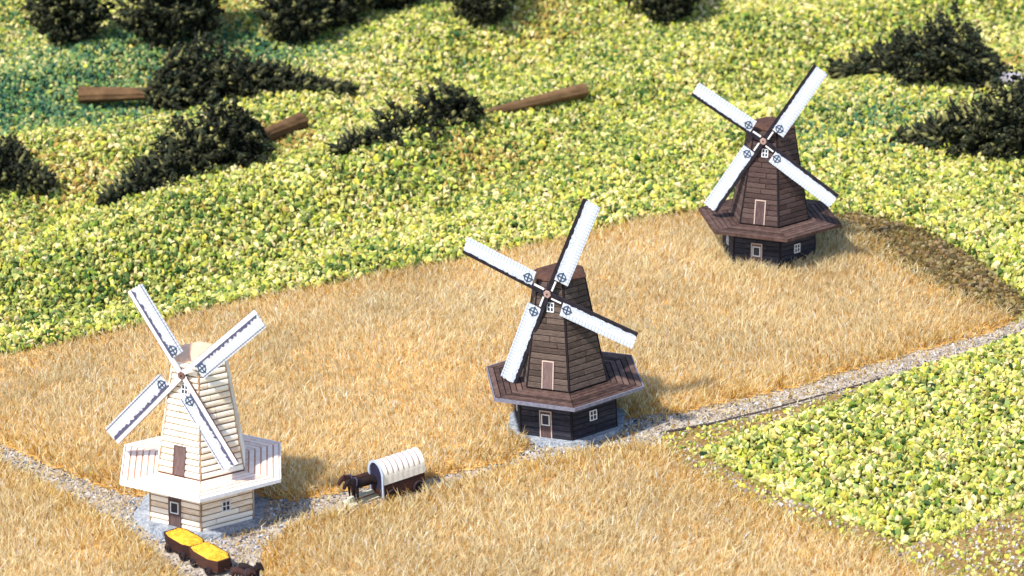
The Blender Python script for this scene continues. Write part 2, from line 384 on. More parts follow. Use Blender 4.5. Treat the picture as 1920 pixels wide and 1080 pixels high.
# ------------------------------------------------------------------ granules by geometry nodes: points carry size, turn and tint
def granule_group(name, mat, jag, sub, squash):
    ng = bpy.data.node_groups.new(name, 'GeometryNodeTree')
    ng.interface.new_socket('Geometry', in_out='INPUT', socket_type='NodeSocketGeometry')
    ng.interface.new_socket('Geometry', in_out='OUTPUT', socket_type='NodeSocketGeometry')
    n, l = ng.nodes, ng.links
    gi = n.new('NodeGroupInput'); go = n.new('NodeGroupOutput')
    join = n.new('GeometryNodeGeometryToInstance')
    for k in range(5):
        ic = n.new('GeometryNodeMeshIcoSphere'); ic.inputs['Radius'].default_value = 1.0; ic.inputs['Subdivisions'].default_value = sub
        nt = n.new('ShaderNodeTexNoise'); nt.noise_dimensions = '4D'; nt.inputs['W'].default_value = 3.7*k+1; nt.inputs['Scale'].default_value = 1.7; nt.inputs['Detail'].default_value = 3
        ps = n.new('GeometryNodeInputPosition'); l.new(ps.outputs[0], nt.inputs['Vector'])
        sb = n.new('ShaderNodeVectorMath'); sb.operation = 'SUBTRACT'; sb.inputs[1].default_value = (0.5, 0.5, 0.5); l.new(nt.outputs['Color'], sb.inputs[0])
        sc = n.new('ShaderNodeVectorMath'); sc.operation = 'SCALE'; sc.inputs['Scale'].default_value = jag; l.new(sb.outputs[0], sc.inputs[0])
        sp = n.new('GeometryNodeSetPosition'); l.new(ic.outputs['Mesh'], sp.inputs['Geometry']); l.new(sc.outputs[0], sp.inputs['Offset'])
        tf = n.new('GeometryNodeTransform'); tf.inputs['Scale'].default_value = (1.0, 0.55+0.1*k, squash+0.06*k); l.new(sp.outputs[0], tf.inputs['Geometry'])
        sm = n.new('GeometryNodeSetMaterial'); sm.inputs['Material'].default_value = mat; l.new(tf.outputs[0], sm.inputs['Geometry'])
        ss = n.new('GeometryNodeSetShadeSmooth'); ss.inputs['Shade Smooth'].default_value = False; l.new(sm.outputs[0], ss.inputs['Geometry'])
        l.new(ss.outputs[0], join.inputs[0])
    iop = n.new('GeometryNodeInstanceOnPoints'); iop.inputs['Pick Instance'].default_value = True
    l.new(gi.outputs[0], iop.inputs['Points']); l.new(join.outputs[0], iop.inputs['Instance'])
    def na(nm, ty):
        q = n.new('GeometryNodeInputNamedAttribute'); q.data_type = ty; q.inputs['Name'].default_value = nm; return q
    er = n.new('FunctionNodeEulerToRotation'); l.new(na('turn', 'FLOAT_VECTOR').outputs[0], er.inputs[0])
    l.new(er.outputs[0], iop.inputs['Rotation']); l.new(na('size', 'FLOAT').outputs[0], iop.inputs['Scale'])
    l.new(iop.outputs[0], go.inputs[0])
    return ng

def granules(name, P, size, tint, ng, mat, label, cat):
    me = bpy.data.meshes.new(name); me.vertices.add(len(P)); me.vertices.foreach_set('co', P.astype(np.float32).ravel())
    a = me.attributes.new('size', 'FLOAT', 'POINT'); a.data.foreach_set('value', size.astype(np.float32))
    a = me.attributes.new('tint', 'FLOAT', 'POINT'); a.data.foreach_set('value', tint.astype(np.float32))
    a = me.attributes.new('turn', 'FLOAT_VECTOR', 'POINT'); a.data.foreach_set('vector', (rng.random((len(P), 3))*2*PI).astype(np.float32).ravel())
    me.materials.append(mat)
    o = bpy.data.objects.new(name, me); C.objects.link(o)
    md = o.modifiers.new('granules', 'NODES'); md.node_group = ng
    tag(o, label, cat, None, 'stuff')
    return o

NG_TURF = granule_group('turf_granules', M['turf'], 2.7, 1, 0.26)
NG_SHADE = granule_group('shade_granules', M['turf_shade'], 2.2, 1, 0.34)
NG_PEB = granule_group('pebble_granules', M['pebble'], 0.9, 1, 0.45)
NG_SLATE = granule_group('slate_granules', M['slate'], 1.1, 1, 0.3)

def scatter(poly, dens, r):
    A = np.array(poly); lo = A.min(0); hi = A.max(0)
    P = lo+r.random((int((hi-lo).prod()*dens), 2))*(hi-lo)
    return P[pip(P, poly)]

r0 = np.random.default_rng(5)
# far hillside: everything beyond the far wheat
BACK = [(-12.5, 30.2)]+WHEAT_BACK[:11]+SCRUB[1:6]+[at(2120, 590), (14.5, 55), (-14.5, 55)]
P = scatter(BACK, 600, r0)
P = P[np.abs(P[:, 0]) < 0.192*P[:, 1]*1.04+1.6]
d, _ = edge_dist(P, BACK); P = P[r0.random(len(P)) < np.clip(0.25+d/0.15, 0, 1)]
Z = ground_z(P[:, 0], P[:, 1])
# hillside shade painted in as darker blue-green granules, upper left and beside the far mill
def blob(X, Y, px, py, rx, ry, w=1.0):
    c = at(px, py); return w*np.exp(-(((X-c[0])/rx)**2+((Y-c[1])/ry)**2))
shade_w = blob(P[:, 0], P[:, 1], 60, 190, 2.0, 1.3, 1.2)+blob(P[:, 0], P[:, 1], 300, 115, 2.2, 1.1, 1.1)+blob(P[:, 0], P[:, 1], 480, 105, 1.3, .7, .6)+blob(P[:, 0], P[:, 1], 1660, 220, 0.7, 1.2, .5)+blob(P[:, 0], P[:, 1], 1540, 270, .6, 1.0, .25)+blob(P[:, 0], P[:, 1], 30, 60, 1.5, 1.2, .35)
is_shade = r0.random(len(P)) < np.clip(shade_w, 0, .9)
rust = blob(P[:, 0], P[:, 1], 130, 350, .5, .7)+blob(P[:, 0], P[:, 1], 410, 40, .5, .8)+blob(P[:, 0], P[:, 1], 1010, 25, .7, .8)+blob(P[:, 0], P[:, 1], 540, 275, .5, .5)+blob(P[:, 0], P[:, 1], 900, 300, .6, .5)+blob(P[:, 0], P[:, 1], 1900, 120, .4, .6)
n = len(P)
tint = np.clip(0.60+0.25*r0.standard_normal(n)+0.26*(vnoise(P[:, 0], P[:, 1], 2.3, 3)-0.5)+0.20*(vnoise(P[:, 0], P[:, 1], 0.6, 4)-0.5), 0, 0.95)
tint = np.maximum(tint, 0.12)
tint = np.where(r0.random(n) < 0.012+0.55*np.clip(rust*.9, 0, 1), 1.0, tint)
size = 0.032+0.036*r0.random(n)**1.8
lift = 0.01+0.085*r0.random(n)*(0.5+vnoise(P[:, 0], P[:, 1], 3.0, 9))
P3 = np.stack([P[:, 0], P[:, 1], Z+lift], 1)
granules('hillside_foliage', P3[~is_shade], size[~is_shade], tint[~is_shade], NG_TURF, M['turf'], 'yellow green foam foliage covering the hillside behind the wheat', 'foliage')
granules('shade_foliage', P3[is_shade], size[is_shade], np.clip(tint[is_shade], 0, .95), NG_SHADE, M['turf_shade'], 'foam foliage coloured darker blue green as painted shade in the hillside hollows', 'foliage')

P = scatter(GREEN_R, 1200, r0); d, _ = edge_dist(P, GREEN_R); P = P[r0.random(len(P)) < np.clip(0.6+d/0.15, 0, 1)]
d, _ = edge_dist(P, GREEN_R); n = len(P)
tint = np.clip(0.67+0.25*r0.standard_normal(n)+0.25*(vnoise(P[:, 0], P[:, 1], 2.6, 13)-0.5), 0, 0.95)
tint = np.where(r0.random(n) < 0.01, 1.0, tint)
P3 = np.stack([P[:, 0], P[:, 1], ground_z(P[:, 0], P[:, 1])+0.01+0.13*r0.random(n)*np.clip(d/0.3, 0.2, 1)], 1)
granules('field_foliage', P3, 0.028+0.034*r0.random(n)**1.8, tint, NG_TURF, M['turf'], 'bright yellow green foam foliage patch at the right below the path', 'foliage')

# pebbles on the path and the verge
P = scatter(PATH_L, 1000, r0); P = P[keep_clear(P)]; n = len(P)
ci = np.minimum(np.hypot(P[:, 0]-MILLS[0]['x'], P[:, 1]-MILLS[0]['y']), np.hypot(P[:, 0]-MILLS[1]['x'], P[:, 1]-MILLS[1]['y']))
sl_ = r0.random(n) < 0.06+0.8*np.exp(-((ci-0.6)/0.42)**2)
P3 = np.stack([P[:, 0], P[:, 1], ground_z(P[:, 0], P[:, 1])+0.014], 1)
sz = 0.007+0.016*r0.random(n)**2
granules('path_pebbles', P3[~sl_], sz[~sl_]*.85, r0.random((~sl_).sum()), NG_PEB, M['pebble'], 'loose pinkish pebbles strewn along the path', 'gravel')
granules('slate_chips', P3[sl_], sz[sl_]*1.3, r0.random(sl_.sum()), NG_SLATE, M['slate'], 'blue grey stone chips around the feet of the two near mills', 'gravel')
P = scatter(VERGE, 190, r0); n = len(P)
P3 = np.stack([P[:, 0], P[:, 1], ground_z(P[:, 0], P[:, 1])+0.012], 1)
granules('verge_pebbles', P3, 0.012+0.022*r0.random(n)**2, 0.25+0.75*r0.random(n), NG_PEB, M['pebble'], 'small pale stones on the verge around the right green patch', 'gravel')
P = scatter(VERGE, 210, r0); n = len(P)
P3 = np.stack([P[:, 0], P[:, 1], ground_z(P[:, 0], P[:, 1])+0.015], 1)
granules('strewn_foliage', P3, 0.018+0.022*r0.random(n), 0.4+0.6*r0.random(n), NG_TURF, M['turf'], 'loose bits of yellow foliage strewn over the right verge', 'foliage')
P = scatter(SCRUB, 260, r0); n = len(P)
P3 = np.stack([P[:, 0], P[:, 1], ground_z(P[:, 0], P[:, 1])+0.03], 1)
M['umber'] = grain_mat('umber_granules', [(0.0, lin(62, 56, 34)), (0.5, lin(112, 96, 66)), (1.0, lin(158, 140, 104))])
granules('brown_scatter', P3, 0.022+0.03*r0.random(n), r0.random(n), granule_group('umber_granules', M['umber'], 1.4, 1, 0.5), M['umber'], 'brown crumbs along the right edge of the far wheat', 'ground scatter')

# dark seam in the board along the lower side of the path
M['seam'] = flat('seam_dark_joint', lin(62, 54, 48))
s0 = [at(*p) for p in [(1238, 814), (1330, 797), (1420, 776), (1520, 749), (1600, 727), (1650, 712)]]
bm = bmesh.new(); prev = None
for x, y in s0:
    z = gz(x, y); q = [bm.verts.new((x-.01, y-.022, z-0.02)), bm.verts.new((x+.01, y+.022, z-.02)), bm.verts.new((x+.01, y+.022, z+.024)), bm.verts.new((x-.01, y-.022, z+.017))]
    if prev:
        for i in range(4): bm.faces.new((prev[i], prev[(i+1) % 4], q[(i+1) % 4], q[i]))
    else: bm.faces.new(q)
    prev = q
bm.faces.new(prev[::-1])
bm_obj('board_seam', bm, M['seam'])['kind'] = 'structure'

# ------------------------------------------------------------------ windmills
def hexv(r, k, z=0.0):
    a = R(60*k); return Vector((r*math.sin(a), -r*math.cos(a), z))

def plank_mesh(p00, p10, p11, p01, nrm, proud, round_):
    """board on a wall face between four corners; section with a chamfered or bulging face"""
    vs_ = []
    for lo, hi in ((p00, p01), (p10, p11)):
        up = hi-lo
        vs_ += [lo-nrm*0.004, lo+nrm*proud*(0.35 if round_ else 0.8), lo+up*(0.28 if round_ else 0.12)+nrm*proud, lo+up*(0.72 if round_ else 0.88)+nrm*proud, hi+nrm*proud*(0.35 if round_ else 0.8), hi-nrm*0.004]
    f = [(i, i+1, i+7, i+6) for i in range(5)]+[(5, 0, 6, 11), (0, 5, 4, 3, 2, 1), (6, 7, 8, 9, 10, 11)]
    return vs_, f

def wall_planks(mill, mat, r0_, r1_, z0, z1, rows, proud, round_, rnd, corner, name='plank'):
    for k in range(6):
        a0, a1, b0, b1 = hexv(r0_, k, z0), hexv(r0_, k+1, z0), hexv(r1_, k, z1), hexv(r1_, k+1, z1)
        nrm = (a1-a0).cross(b0-a0).normalized()
        for j in range(rows):
            gp = 0.08 if round_ else 0.06; t0 = (j+gp)/rows; t1 = (j+1-gp)/rows
            L0, Rr0 = a0.lerp(b0, t0), a1.lerp(b1, t0); L1, Rr1 = a0.lerp(b0, t1), a1.lerp(b1, t1)
            ln = (Rr0-L0).length; c = corner/ln
            cuts = [c, 1-c]
            if k in (0, 1, 5) and rnd.random() < 0.62: cuts = [c, rnd.uniform(0.25, 0.75), 1-c]
            for q in range(len(cuts)-1):
                u0 = cuts[q]+(0.004/ln if q else 0); u1 = cuts[q+1]-(0.004/ln if q < len(cuts)-2 else 0)
                if round_ and corner < 0.02:
                    u0 += rnd.uniform(-.5, .6)*0.012/ln*(q == 0); u1 += rnd.uniform(-.6, .5)*0.012/ln*(q == len(cuts)-2)
                dz = rnd.uniform(-1, 1)*0.0016
                vs_, f = plank_mesh(L0.lerp(Rr0, u0), L0.lerp(Rr0, u1), L1.lerp(Rr1, u1), L1.lerp(Rr1, u0), nrm, proud+dz, round_)
                mesh_obj(name, vs_, f, mat, mill)

def on_face(k, rA, rB, z0, z1, u, z, out):
    """frame of reference on wall face k: point at width fraction u and height z, pushed out"""
    t = (z-z0)/(z1-z0)
    a, b = hexv(rA, k, z0).lerp(hexv(rB, k, z1), t), hexv(rA, k+1, z0).lerp(hexv(rB, k+1, z1), t)
    nrm = (hexv(rA, k+1, z0)-hexv(rA, k, z0)).cross(hexv(rB, k, z1)-hexv(rA, k, z0)).normalized()
    right = (b-a).normalized(); up = nrm.cross(right).normalized()
    if up.z < 0: up = -up
    p = a.lerp(b, u)+nrm*out
    m = Matrix((right, -nrm, up)).transposed().to_4x4(); m.translation = p
    return m

def fixed(name, bm, mat, parent, m):
    bmesh.ops.transform(bm, matrix=m, verts=bm.verts)
    return bm_obj(name, bm, mat, parent)

def window(mill, m, w, h, frame_mat, glass_mat, bars=True):
    bm = bmesh.new(); t = 0.011
    add_box(bm, -w/2, w/2, -0.010, 0.004, h-t, h); add_box(bm, -w/2, w/2, -0.010, 0.004, 0, t)
    add_box(bm, -w/2, -w/2+t, -0.010, 0.004, t, h-t); add_box(bm, w/2-t, w/2, -0.010, 0.004, t, h-t)
    if bars:
        add_box(bm, -0.005, 0.005, -0.008, 0.002, t, h-t)
        add_box(bm, -w/2+t, -0.005, -0.0075, 0.002, h/2-.005, h/2+.005); add_box(bm, 0.005, w/2-t, -0.0075, 0.002, h/2-.005, h/2+.005)
    f = fixed('window', bm, frame_mat, mill, m)
    bm = bmesh.new(); add_box(bm, -w/2+t, w/2-t, -0.003, 0.005, t, h-t)
    fixed('pane', bm, glass_mat, f, m)
    return f

def door(mill, m, w, h, panel_mat, frame_mat, glass_mat=None, win_mat=None, ft=0.012):
    bm = bmesh.new(); add_box(bm, -w/2+ft, w/2-ft, -0.006, 0.006, 0, h-ft)
    d = fixed('door', bm, panel_mat, mill, m)
    bm = bmesh.new()
    add_box(bm, -w/2, -w/2+ft, -0.012, 0.006, 0, h); add_box(bm, w/2-ft, w/2, -0.012, 0.006, 0, h); add_box(bm, -w/2+ft, w/2-ft, -0.012, 0.006, h-ft, h)
    fixed('door_frame', bm, frame_mat, d, m)
    for x in (-0.3, 0.05, 0.36):
        pass
    if glass_mat:
        ww = (w-2*ft)*0.82; z0, z1 = h*0.50, h*0.88; t = 0.012
        bm = bmesh.new()
        add_box(bm, -ww/2, ww/2, -0.013, -0.004, z0, z0+t); add_box(bm, -ww/2, ww/2, -0.013, -0.004, z1-t, z1)
        add_box(bm, -ww/2, -ww/2+t, -0.013, -0.004, z0+t, z1-t); add_box(bm, ww/2-t, ww/2, -0.013, -0.004, z0+t, z1-t)
        fixed('window_frame', bm, win_mat, d, m)
        bm = bmesh.new(); add_box(bm, -ww/2+t, ww/2-t, -0.009, -0.004, z0+t, z1-t); fixed('door_pane', bm, glass_mat, d, m)
    return d

def sail_mat(name, base, speck):
    m, n, l, b = new_mat(name, 0.75, 0.2)
    t = n.new('ShaderNodeTexCoord'); sx = n.new('ShaderNodeSeparateXYZ'); l.new(t.outputs['Object'], sx.inputs[0])
    x = n.new('ShaderNodeTexNoise'); x.inputs['Scale'].default_value = 55; x.inputs['Detail'].default_value = 4; l.new(t.outputs['Object'], x.inputs['Vector'])
    # fine printed dots running along the cloth, denser near the spar
    mr = n.new('ShaderNodeMapRange'); mr.inputs['From Min'].default_value = 0.02; mr.inputs['From Max'].default_value = 0.12
    mr.inputs['To Min'].default_value = 0.50; mr.inputs['To Max'].default_value = 0.33; l.new(sx.outputs['Y'], mr.inputs['Value'])
    ab = n.new('ShaderNodeMath'); ab.operation = 'LESS_THAN'; l.new(x.outputs['Fac'], ab.inputs[0]); l.new(mr.outputs[0], ab.inputs[1])
    mx = n.new('ShaderNodeMix'); mx.data_type = 'RGBA'; mx.inputs['A'].default_value = base; mx.inputs['B'].default_value = speck
    sc = n.new('ShaderNodeMath'); sc.operation = 'MULTIPLY'; sc.inputs[1].default_value = 0.55; l.new(ab.outputs[0], sc.inputs[0])
    l.new(sc.outputs[0], mx.inputs['Factor'])
    def node(op, a_, b_):
        q = n.new('ShaderNodeMath'); q.operation = op
        for i_, v in enumerate((a_, b_)):
            if isinstance(v, (int, float)): q.inputs[i_].default_value = v
            else: l.new(v, q.inputs[i_])
        return q.outputs[0]
    # printed lattice: rungs across the cloth and one dashed lath along it
    rung = node('LESS_THAN', node('FRACT', node('MULTIPLY', sx.outputs['X'], 24.0), 0), 0.22)
    zone = node('GREATER_THAN', sx.outputs['Y'], 0.128)
    lath = node('MULTIPLY', node('LESS_THAN', node('ABSOLUTE', node('SUBTRACT', sx.outputs['Y'], 0.125), 0), 0.003), node('LESS_THAN', node('FRACT', node('MULTIPLY', sx.outputs['X'], 48.0), 0), 0.6))
    pr = node('MAXIMUM', node('MULTIPLY', rung, zone), lath)
    m3 = n.new('ShaderNodeMix'); m3.data_type = 'RGBA'; l.new(mx.outputs['Result'], m3.inputs['A']); m3.inputs['B'].default_value = lin(128, 146, 172)
    l.new(node('MULTIPLY', pr, 0.8), m3.inputs['Factor']); l.new(m3.outputs['Result'], b.inputs['Base Color'])
    return m

M['cloth'] = sail_mat('sail_paper', lin(194, 199, 208), lin(118, 140, 170))
M['cloth_w'] = sail_mat('sail_paper_mottled', lin(196, 199, 206), lin(100, 110, 128))
M['emblem'] = flat('blue_print', lin(56, 74, 100), nz=.1)
M['grey_rim'] = flat('grey_card_edge', lin(116, 116, 132), nz=.15)
M['pale_card'] = flat('pale_card_edge', lin(222, 222, 226), nz=.05)
M['blue_card'] = flat('bluish_card_edge', lin(172, 184, 205), nz=.08)
M['spar_dark'] = flat('dark_spar', lin(36, 32, 40), nz=.25, scale=14)
M['spar_white'] = flat('white_spar', lin(232, 232, 238), nz=.05)
M['line'] = flat('purple_print_line', lin(84, 82, 108), nz=.15)
M['hub'] = flat('hub_card', lin(158, 132, 124), nz=.15)
M['hub_w'] = flat('hub_brown', lin(112, 84, 78), nz=.2)
M['glass'] = flat('window_dark', lin(24, 34, 58), rough=.35, spec=.5, nz=.2)
M['winwhite'] = flat('window_white', lin(222, 224, 226), nz=.05)
M['frame_pink'] = flat('door_frame_beige', lin(196, 172, 160), nz=.08)
M['door_b'] = wood('door_brown', lin(64, 50, 50), lin(96, 78, 76), lin(122, 102, 98), streak=(60, 60, 6))
M['core_b'] = flat('dark_gap', lin(26, 20, 20)); M['core_w'] = flat('tan_gap', lin(104, 76, 58), nz=.2)
M['wood_up'] = wood('weathered_brown', lin(36, 29, 27), lin(76, 64, 58), lin(118, 102, 93), streak=(14, 14, 120), spread=.28)
M['wood_low'] = wood('tarred_black', lin(20, 20, 26), lin(44, 44, 54), lin(74, 72, 82), spread=.3)
M['wood_up3'] = wood('purple_brown', lin(34, 27, 27), lin(74, 58, 55), lin(106, 88, 83), streak=(14, 14, 120), spread=.28)
M['log_w'] = wood('bleached_log', lin(210, 182, 150), lin(242, 228, 208), lin(250, 244, 234), streak=(7, 7, 40))
M['post_b'] = flat('corner_dark', lin(34, 28, 32)); M['post_w'] = flat('corner_tan', lin(176, 148, 120), nz=.2)
M['deck_b'] = wood('deck_umber', lin(38, 28, 26), lin(76, 58, 53), lin(110, 88, 80), streak=(14, 14, 14))
M['deck_w'] = wood('deck_peach', lin(214, 172, 150), lin(238, 212, 196), lin(248, 234, 224), streak=(14, 14, 14))
M['gap_w'] = flat('deck_gap_rose', lin(204, 156, 130), nz=.15)
M['cap_b'] = wood('cap_brown', lin(40, 28, 24), lin(70, 48, 40), lin(96, 70, 58), streak=(12, 12, 12))
M['cap_w'] = wood('cap_peach', lin(222, 172, 140), lin(236, 194, 162), lin(242, 210, 184), streak=(12, 12, 12))
M['plinth'] = soil_mat('plinth_stone', lin(84, 92, 104), lin(138, 146, 158), lin(176, 182, 190), 7.0, 1.0)

def windmill(spec, label, st, angles, lens, plinth):
    rnd = random.Random(spec['x'])
    mill = thing('windmill', label, 'windmill', (spec['x'], spec['y'], spec['z']), 'paper windmills in the wheat')
    mt = Matrix.Translation(mill.location) @ Matrix.Rotation(R(spec['lean']), 4, 'Y') @ Matrix.Rotation(R(spec['yaw']), 4, 'Z')
    mill.rotation_euler = mt.to_euler()
    HB, HD, HT = 0.0, 0.60, 1.90
    RB, RD, RU, RT = 0.655, 1.0, 0.545, 0.315
    def prism(name, rA, rB, zA, zB, mat, parent=mill):
        vs_ = [hexv(rA, k, zA) for k in range(6)]+[hexv(rB, k, zB) for k in range(6)]
        f = [(k, (k+1) % 6, 6+(k+1) % 6, 6+k) for k in range(6)]+[tuple(range(5, -1, -1)), tuple(range(6, 12))]
        return mesh_obj(name, vs_, f, mat, parent)
    if plinth:
        bm = bmesh.new(); n = 22
        lo = [bm.verts.new(Vector((math.sin(2*PI*i/n), -math.cos(2*PI*i/n), 0))*((0.70+0.05*plinth)*(1+.05*math.sin(i*2.3)+rnd.uniform(-.03, .03)))+Vector((0, 0, -0.06))) for i in range(n)]
        hi = [bm.verts.new(Vector((v.co.x*.97, v.co.y*.97, 0.062))) for v in lo]
        for i in range(n): bm.faces.new((lo[i], lo[(i+1) % n], hi[(i+1) % n], hi[i]))
        bm.faces.new(hi); bm.faces.new(lo[::-1])
        bm_obj('plinth', bm, M['plinth'], mill)
    prism('lower_wall', RB, RB*0.985, -0.05, HD, st['core'])
    prism('tower_wall', RU, RT, HD+0.01, HT, st['core'])
    wall_planks(mill, st['low'], RB, RB*0.985, 0.03, HD-0.012, 8, 0.012, st['round'], rnd, st['corner'])
    wall_planks(mill, st['up'], RU, RT, HD+0.03, HT, 18, 0.012 if not st['round'] else 0.017, st['round'], rnd, st['corner'])
    # corner posts
    for (rA, rB, z0, z1) in ((RB, RB*.985, 0.03, HD-.012), (RU, RT, HD+.03, HT)):
        for k in range(6):
            a = hexv(rA+0.010, k, z0); b = hexv(rB+0.010, k, z1); w = st['corner']*1.15
            t = Vector((math.cos(R(60*k)), math.sin(R(60*k)), 0))*w; nn = Vector((math.sin(R(60*k)), -math.cos(R(60*k)), 0))
            vs_ = []
            for p in (a, b): vs_ += [p-t*.9-nn*0.014, p-t*.3+nn*.002, p+t*.3+nn*.002, p+t*.9-nn*0.014]
            mesh_obj('corner_post', vs_, [(0, 1, 5, 4), (1, 2, 6, 5), (2, 3, 7, 6), (3, 0, 4, 7), (0, 3, 2, 1), (4, 5, 6, 7)], st['post'], mill)
    # gallery deck: slab, rim strip and boards
    prism('deck_slab', RD, RD+0.004, HD-0.022, HD+0.002, st['gap'])
    bm = bmesh.new()
    ring = [[bm.verts.new(hexv(r, k, z)) for k in range(6)] for r, z in ((RD+.002, HD-.026), (RD+.018, HD-.026), (RD+.018, HD+.016), (RD+.001, HD+.016))]
    for i in range(4):
        for k in range(6): bm.faces.new((ring[i][k], ring[i][(k+1) % 6], ring[(i+1) % 4][(k+1) % 6], ring[(i+1) % 4][k]))
    bm_obj('deck_rim', bm, st['rim'], mill)
    nb = 6; ra = RU-0.02
    for k in range(6):
        for j in range(nb):
            gd = 0.11 if st['white'] else 0.08; i0 = ra+(RD-ra)*(j+gd)/nb; i1 = ra+(RD-ra)*(j+1-gd)/nb-0.001
            zt = HD+0.012+rnd.uniform(0, 0.004)
            q = []
            for rr in (i0, i1):
                A, B = hexv(rr, k), hexv(rr, k+1); e = 0.004/(B-A).length
                q += [A.lerp(B, e), A.lerp(B, 1-e)]
            base = [q[0], q[1], q[3], q[2]]; ctr = sum(base, Vector())/4
            vs_ = [Vector((p.x, p.y, HD-0.004)) for p in base]+[Vector((p.x, p.y, zt-.004)) for p in base]+[Vector((ctr.x+(p.x-ctr.x)*.97, ctr.y+(p.y-ctr.y)*.97, zt)) for p in base]
            f = [(0, 3, 2, 1), (8, 9, 10, 11)]+[(i, (i+1) % 4, 4+(i+1) % 4, 4+i) for i in range(4)]+[(4+i, 4+(i+1) % 4, 8+(i+1) % 4, 8+i) for i in range(4)]
            mesh_obj('deck_board', vs_, f, st['deck'], mill)
    # cap: a low hexagonal lid with a bevelled edge
    vs_ = []
    for r_, z_ in ((RT+.012, HT-.006), (RT+.024, HT+.012), (RT-.02, HT+.042), (RT-.10, HT+.062)): vs_ += [hexv(r_, k, z_) for k in range(6)]
    f = [tuple(range(5, -1, -1)), tuple(range(18, 24))]
    for i in range(3): f += [(6*i+k, 6*i+(k+1) % 6, 6*i+6+(k+1) % 6, 6*i+6+k) for k in range(6)]
    mesh_obj('cap', vs_, f, st['cap'], mill)
    # doors and windows
    lowF = lambda k, u, z, out=.011: on_face(k, RB, RB*.985, 0.03, HD-.012, u, z, out)
    upF = lambda k, u, z, out=.016: on_face(k, RU, RT, HD+.03, HT, u, z, out)
    o1 = 0.016 if st['round'] else 0.011
    door(mill, lowF(5, 0.50, 0.035, o1), 0.155, 0.365, M['door_b'], st['frame'], M['glass'], M['winwhite'])
    door(mill, upF(5, 0.50, HD+.04, o1+.003), 0.150, 0.335, M['door_b'], st['upframe'])
    window(mill, lowF(0, 0.47, 0.24, o1), 0.105, 0.125, M['winwhite'], M['glass'])
    window(mill, lowF(4, 0.5, 0.24, o1), 0.105, 0.125, M['winwhite'], M['glass'])
    window(mill, upF(5, 0.54, 1.55, o1+.004), 0.090, 0.115, M['winwhite'], M['glass'])
    # door sill shelf along the tower foot on the door side
    # windshaft, hub and four sails
    nrm = Vector((-0.5, -0.8660254, 0)); u = Vector((0.8660254, -0.5, 0)); up = Vector((0, 0, 1))
    hc = nrm*0.36+Vector((0, 0, HT-0.115))
    bm = bmesh.new(); add_tube(bm, nrm*0.1+Vector((0, 0, HT-.115)), hc, 0.03, 0.03, 8); bm_obj('windshaft', bm, M['spar_dark'], mill)
    bm = bmesh.new(); add_tube(bm, hc, hc+nrm*0.030, 0.052, 0.050, 6); bmesh.ops.bevel(bm, geom=bm.edges[:], offset=.005, segments=1, affect='EDGES')
    hub = bm_obj('hub', bm, st['hub'], mill)
    bm = bmesh.new(); add_tube(bm, hc+nrm*0.029, hc+nrm*0.036, 0.010, 0.010, 8); bm_obj('axle_pin', bm, M['core_b'], hub)
    for a, L in zip(angles, lens):
        rnd2 = random.Random(a)
        ca, sa = math.cos(R(a)), math.sin(R(a))
        d = u*ca+up*sa; c = u*sa-up*ca                # outward, and clockwise as seen from the front
        z_ = d.cross(c)
        mm = Matrix((d, c, z_)).transposed().to_4x4(); mm.translation = hc+nrm*0.008*(1 if z_.dot(nrm) > 0 else 1)
        sgn = 1 if z_.dot(nrm) > 0 else -1           # local z side that faces the viewer
        tw = Matrix.Rotation(R(rnd2.uniform(-3, 3)), 4, 'X')
        w0, w1 = -0.036, 0.022                         # spar from w0 to w1, cloth beyond
        bm = bmesh.new(); add_box(bm, 0.03, L, w0, w1, -0.011, 0.011, 0.003)
        sail = bm_obj('sail', bm, st['spar'], mill); sail.matrix_local = mm @ tw
        # cloth with ragged print edge on the spar side and a notched tip
        bm = bmesh.new(); n = 34; x0 = 0.215; y1 = 0.188
        top = []; bot = []
        for i in range(n+1):
            x = x0+(L-0.006-x0)*i/n; jy = 0.006+rnd2.uniform(-0.006, 0.007)*st['ragged']
            bow = 0.006*math.sin(i/n*PI)
            top.append((x, w1-0.018+jy, bow)); bot.append((x, y1+rnd2.uniform(-.0015, .0015), bow*.3))
        tipn = [(L-0.002+(0.007 if i % 2 else -0.007), w1+(y1-w1)*i/7, 0) for i in range(1, 7)]
        outline = [(x0, w1-.012, 0)]+top[1:]+tipn+bot[::-1]
        zf = 0.0125*sgn; zb = 0.0015*sgn
        va = [bm.verts.new((p[0], p[1], zf+p[2]*sgn*.5)) for p in outline]; vb = [bm.verts.new((p[0], p[1], zb+p[2]*sgn*.5)) for p in outline]
        bm.faces.new(va); bm.faces.new(vb[::-1]); m_ = len(va)
        for i in range(m_): bm.faces.new((va[i], vb[i], vb[(i+1) % m_], va[(i+1) % m_]))
        bmesh.ops.triangulate(bm, faces=bm.faces)
        bm_obj('sail_cloth', bm, st['cloth'], sail)
        # printed lines along the outer edge (and along the spar on the white mill)
        def strip(nm, xa, xb, ya, yb, mat, z0=.010, z1=.0165, rag=0):
            bm = bmesh.new(); k = 40 if rag else 1; A = []; B = []; A2 = []; B2 = []
            for i in range(k+1):
                x = xa+(xb-xa)*i/k
                bowz = 0.003*math.sin(min(1, max(0, (x-x0)/(L-x0)))*PI) if rag else 0
                yy = yb+(rnd2.uniform(0, rag) if 0 < i < k else 0)
                A.append(bm.verts.new((x, ya, (z1+bowz)*sgn))); B.append(bm.verts.new((x, yy, (z1+bowz)*sgn)))
                A2.append(bm.verts.new((x, ya, z0*sgn))); B2.append(bm.verts.new((x, yy, z0*sgn)))
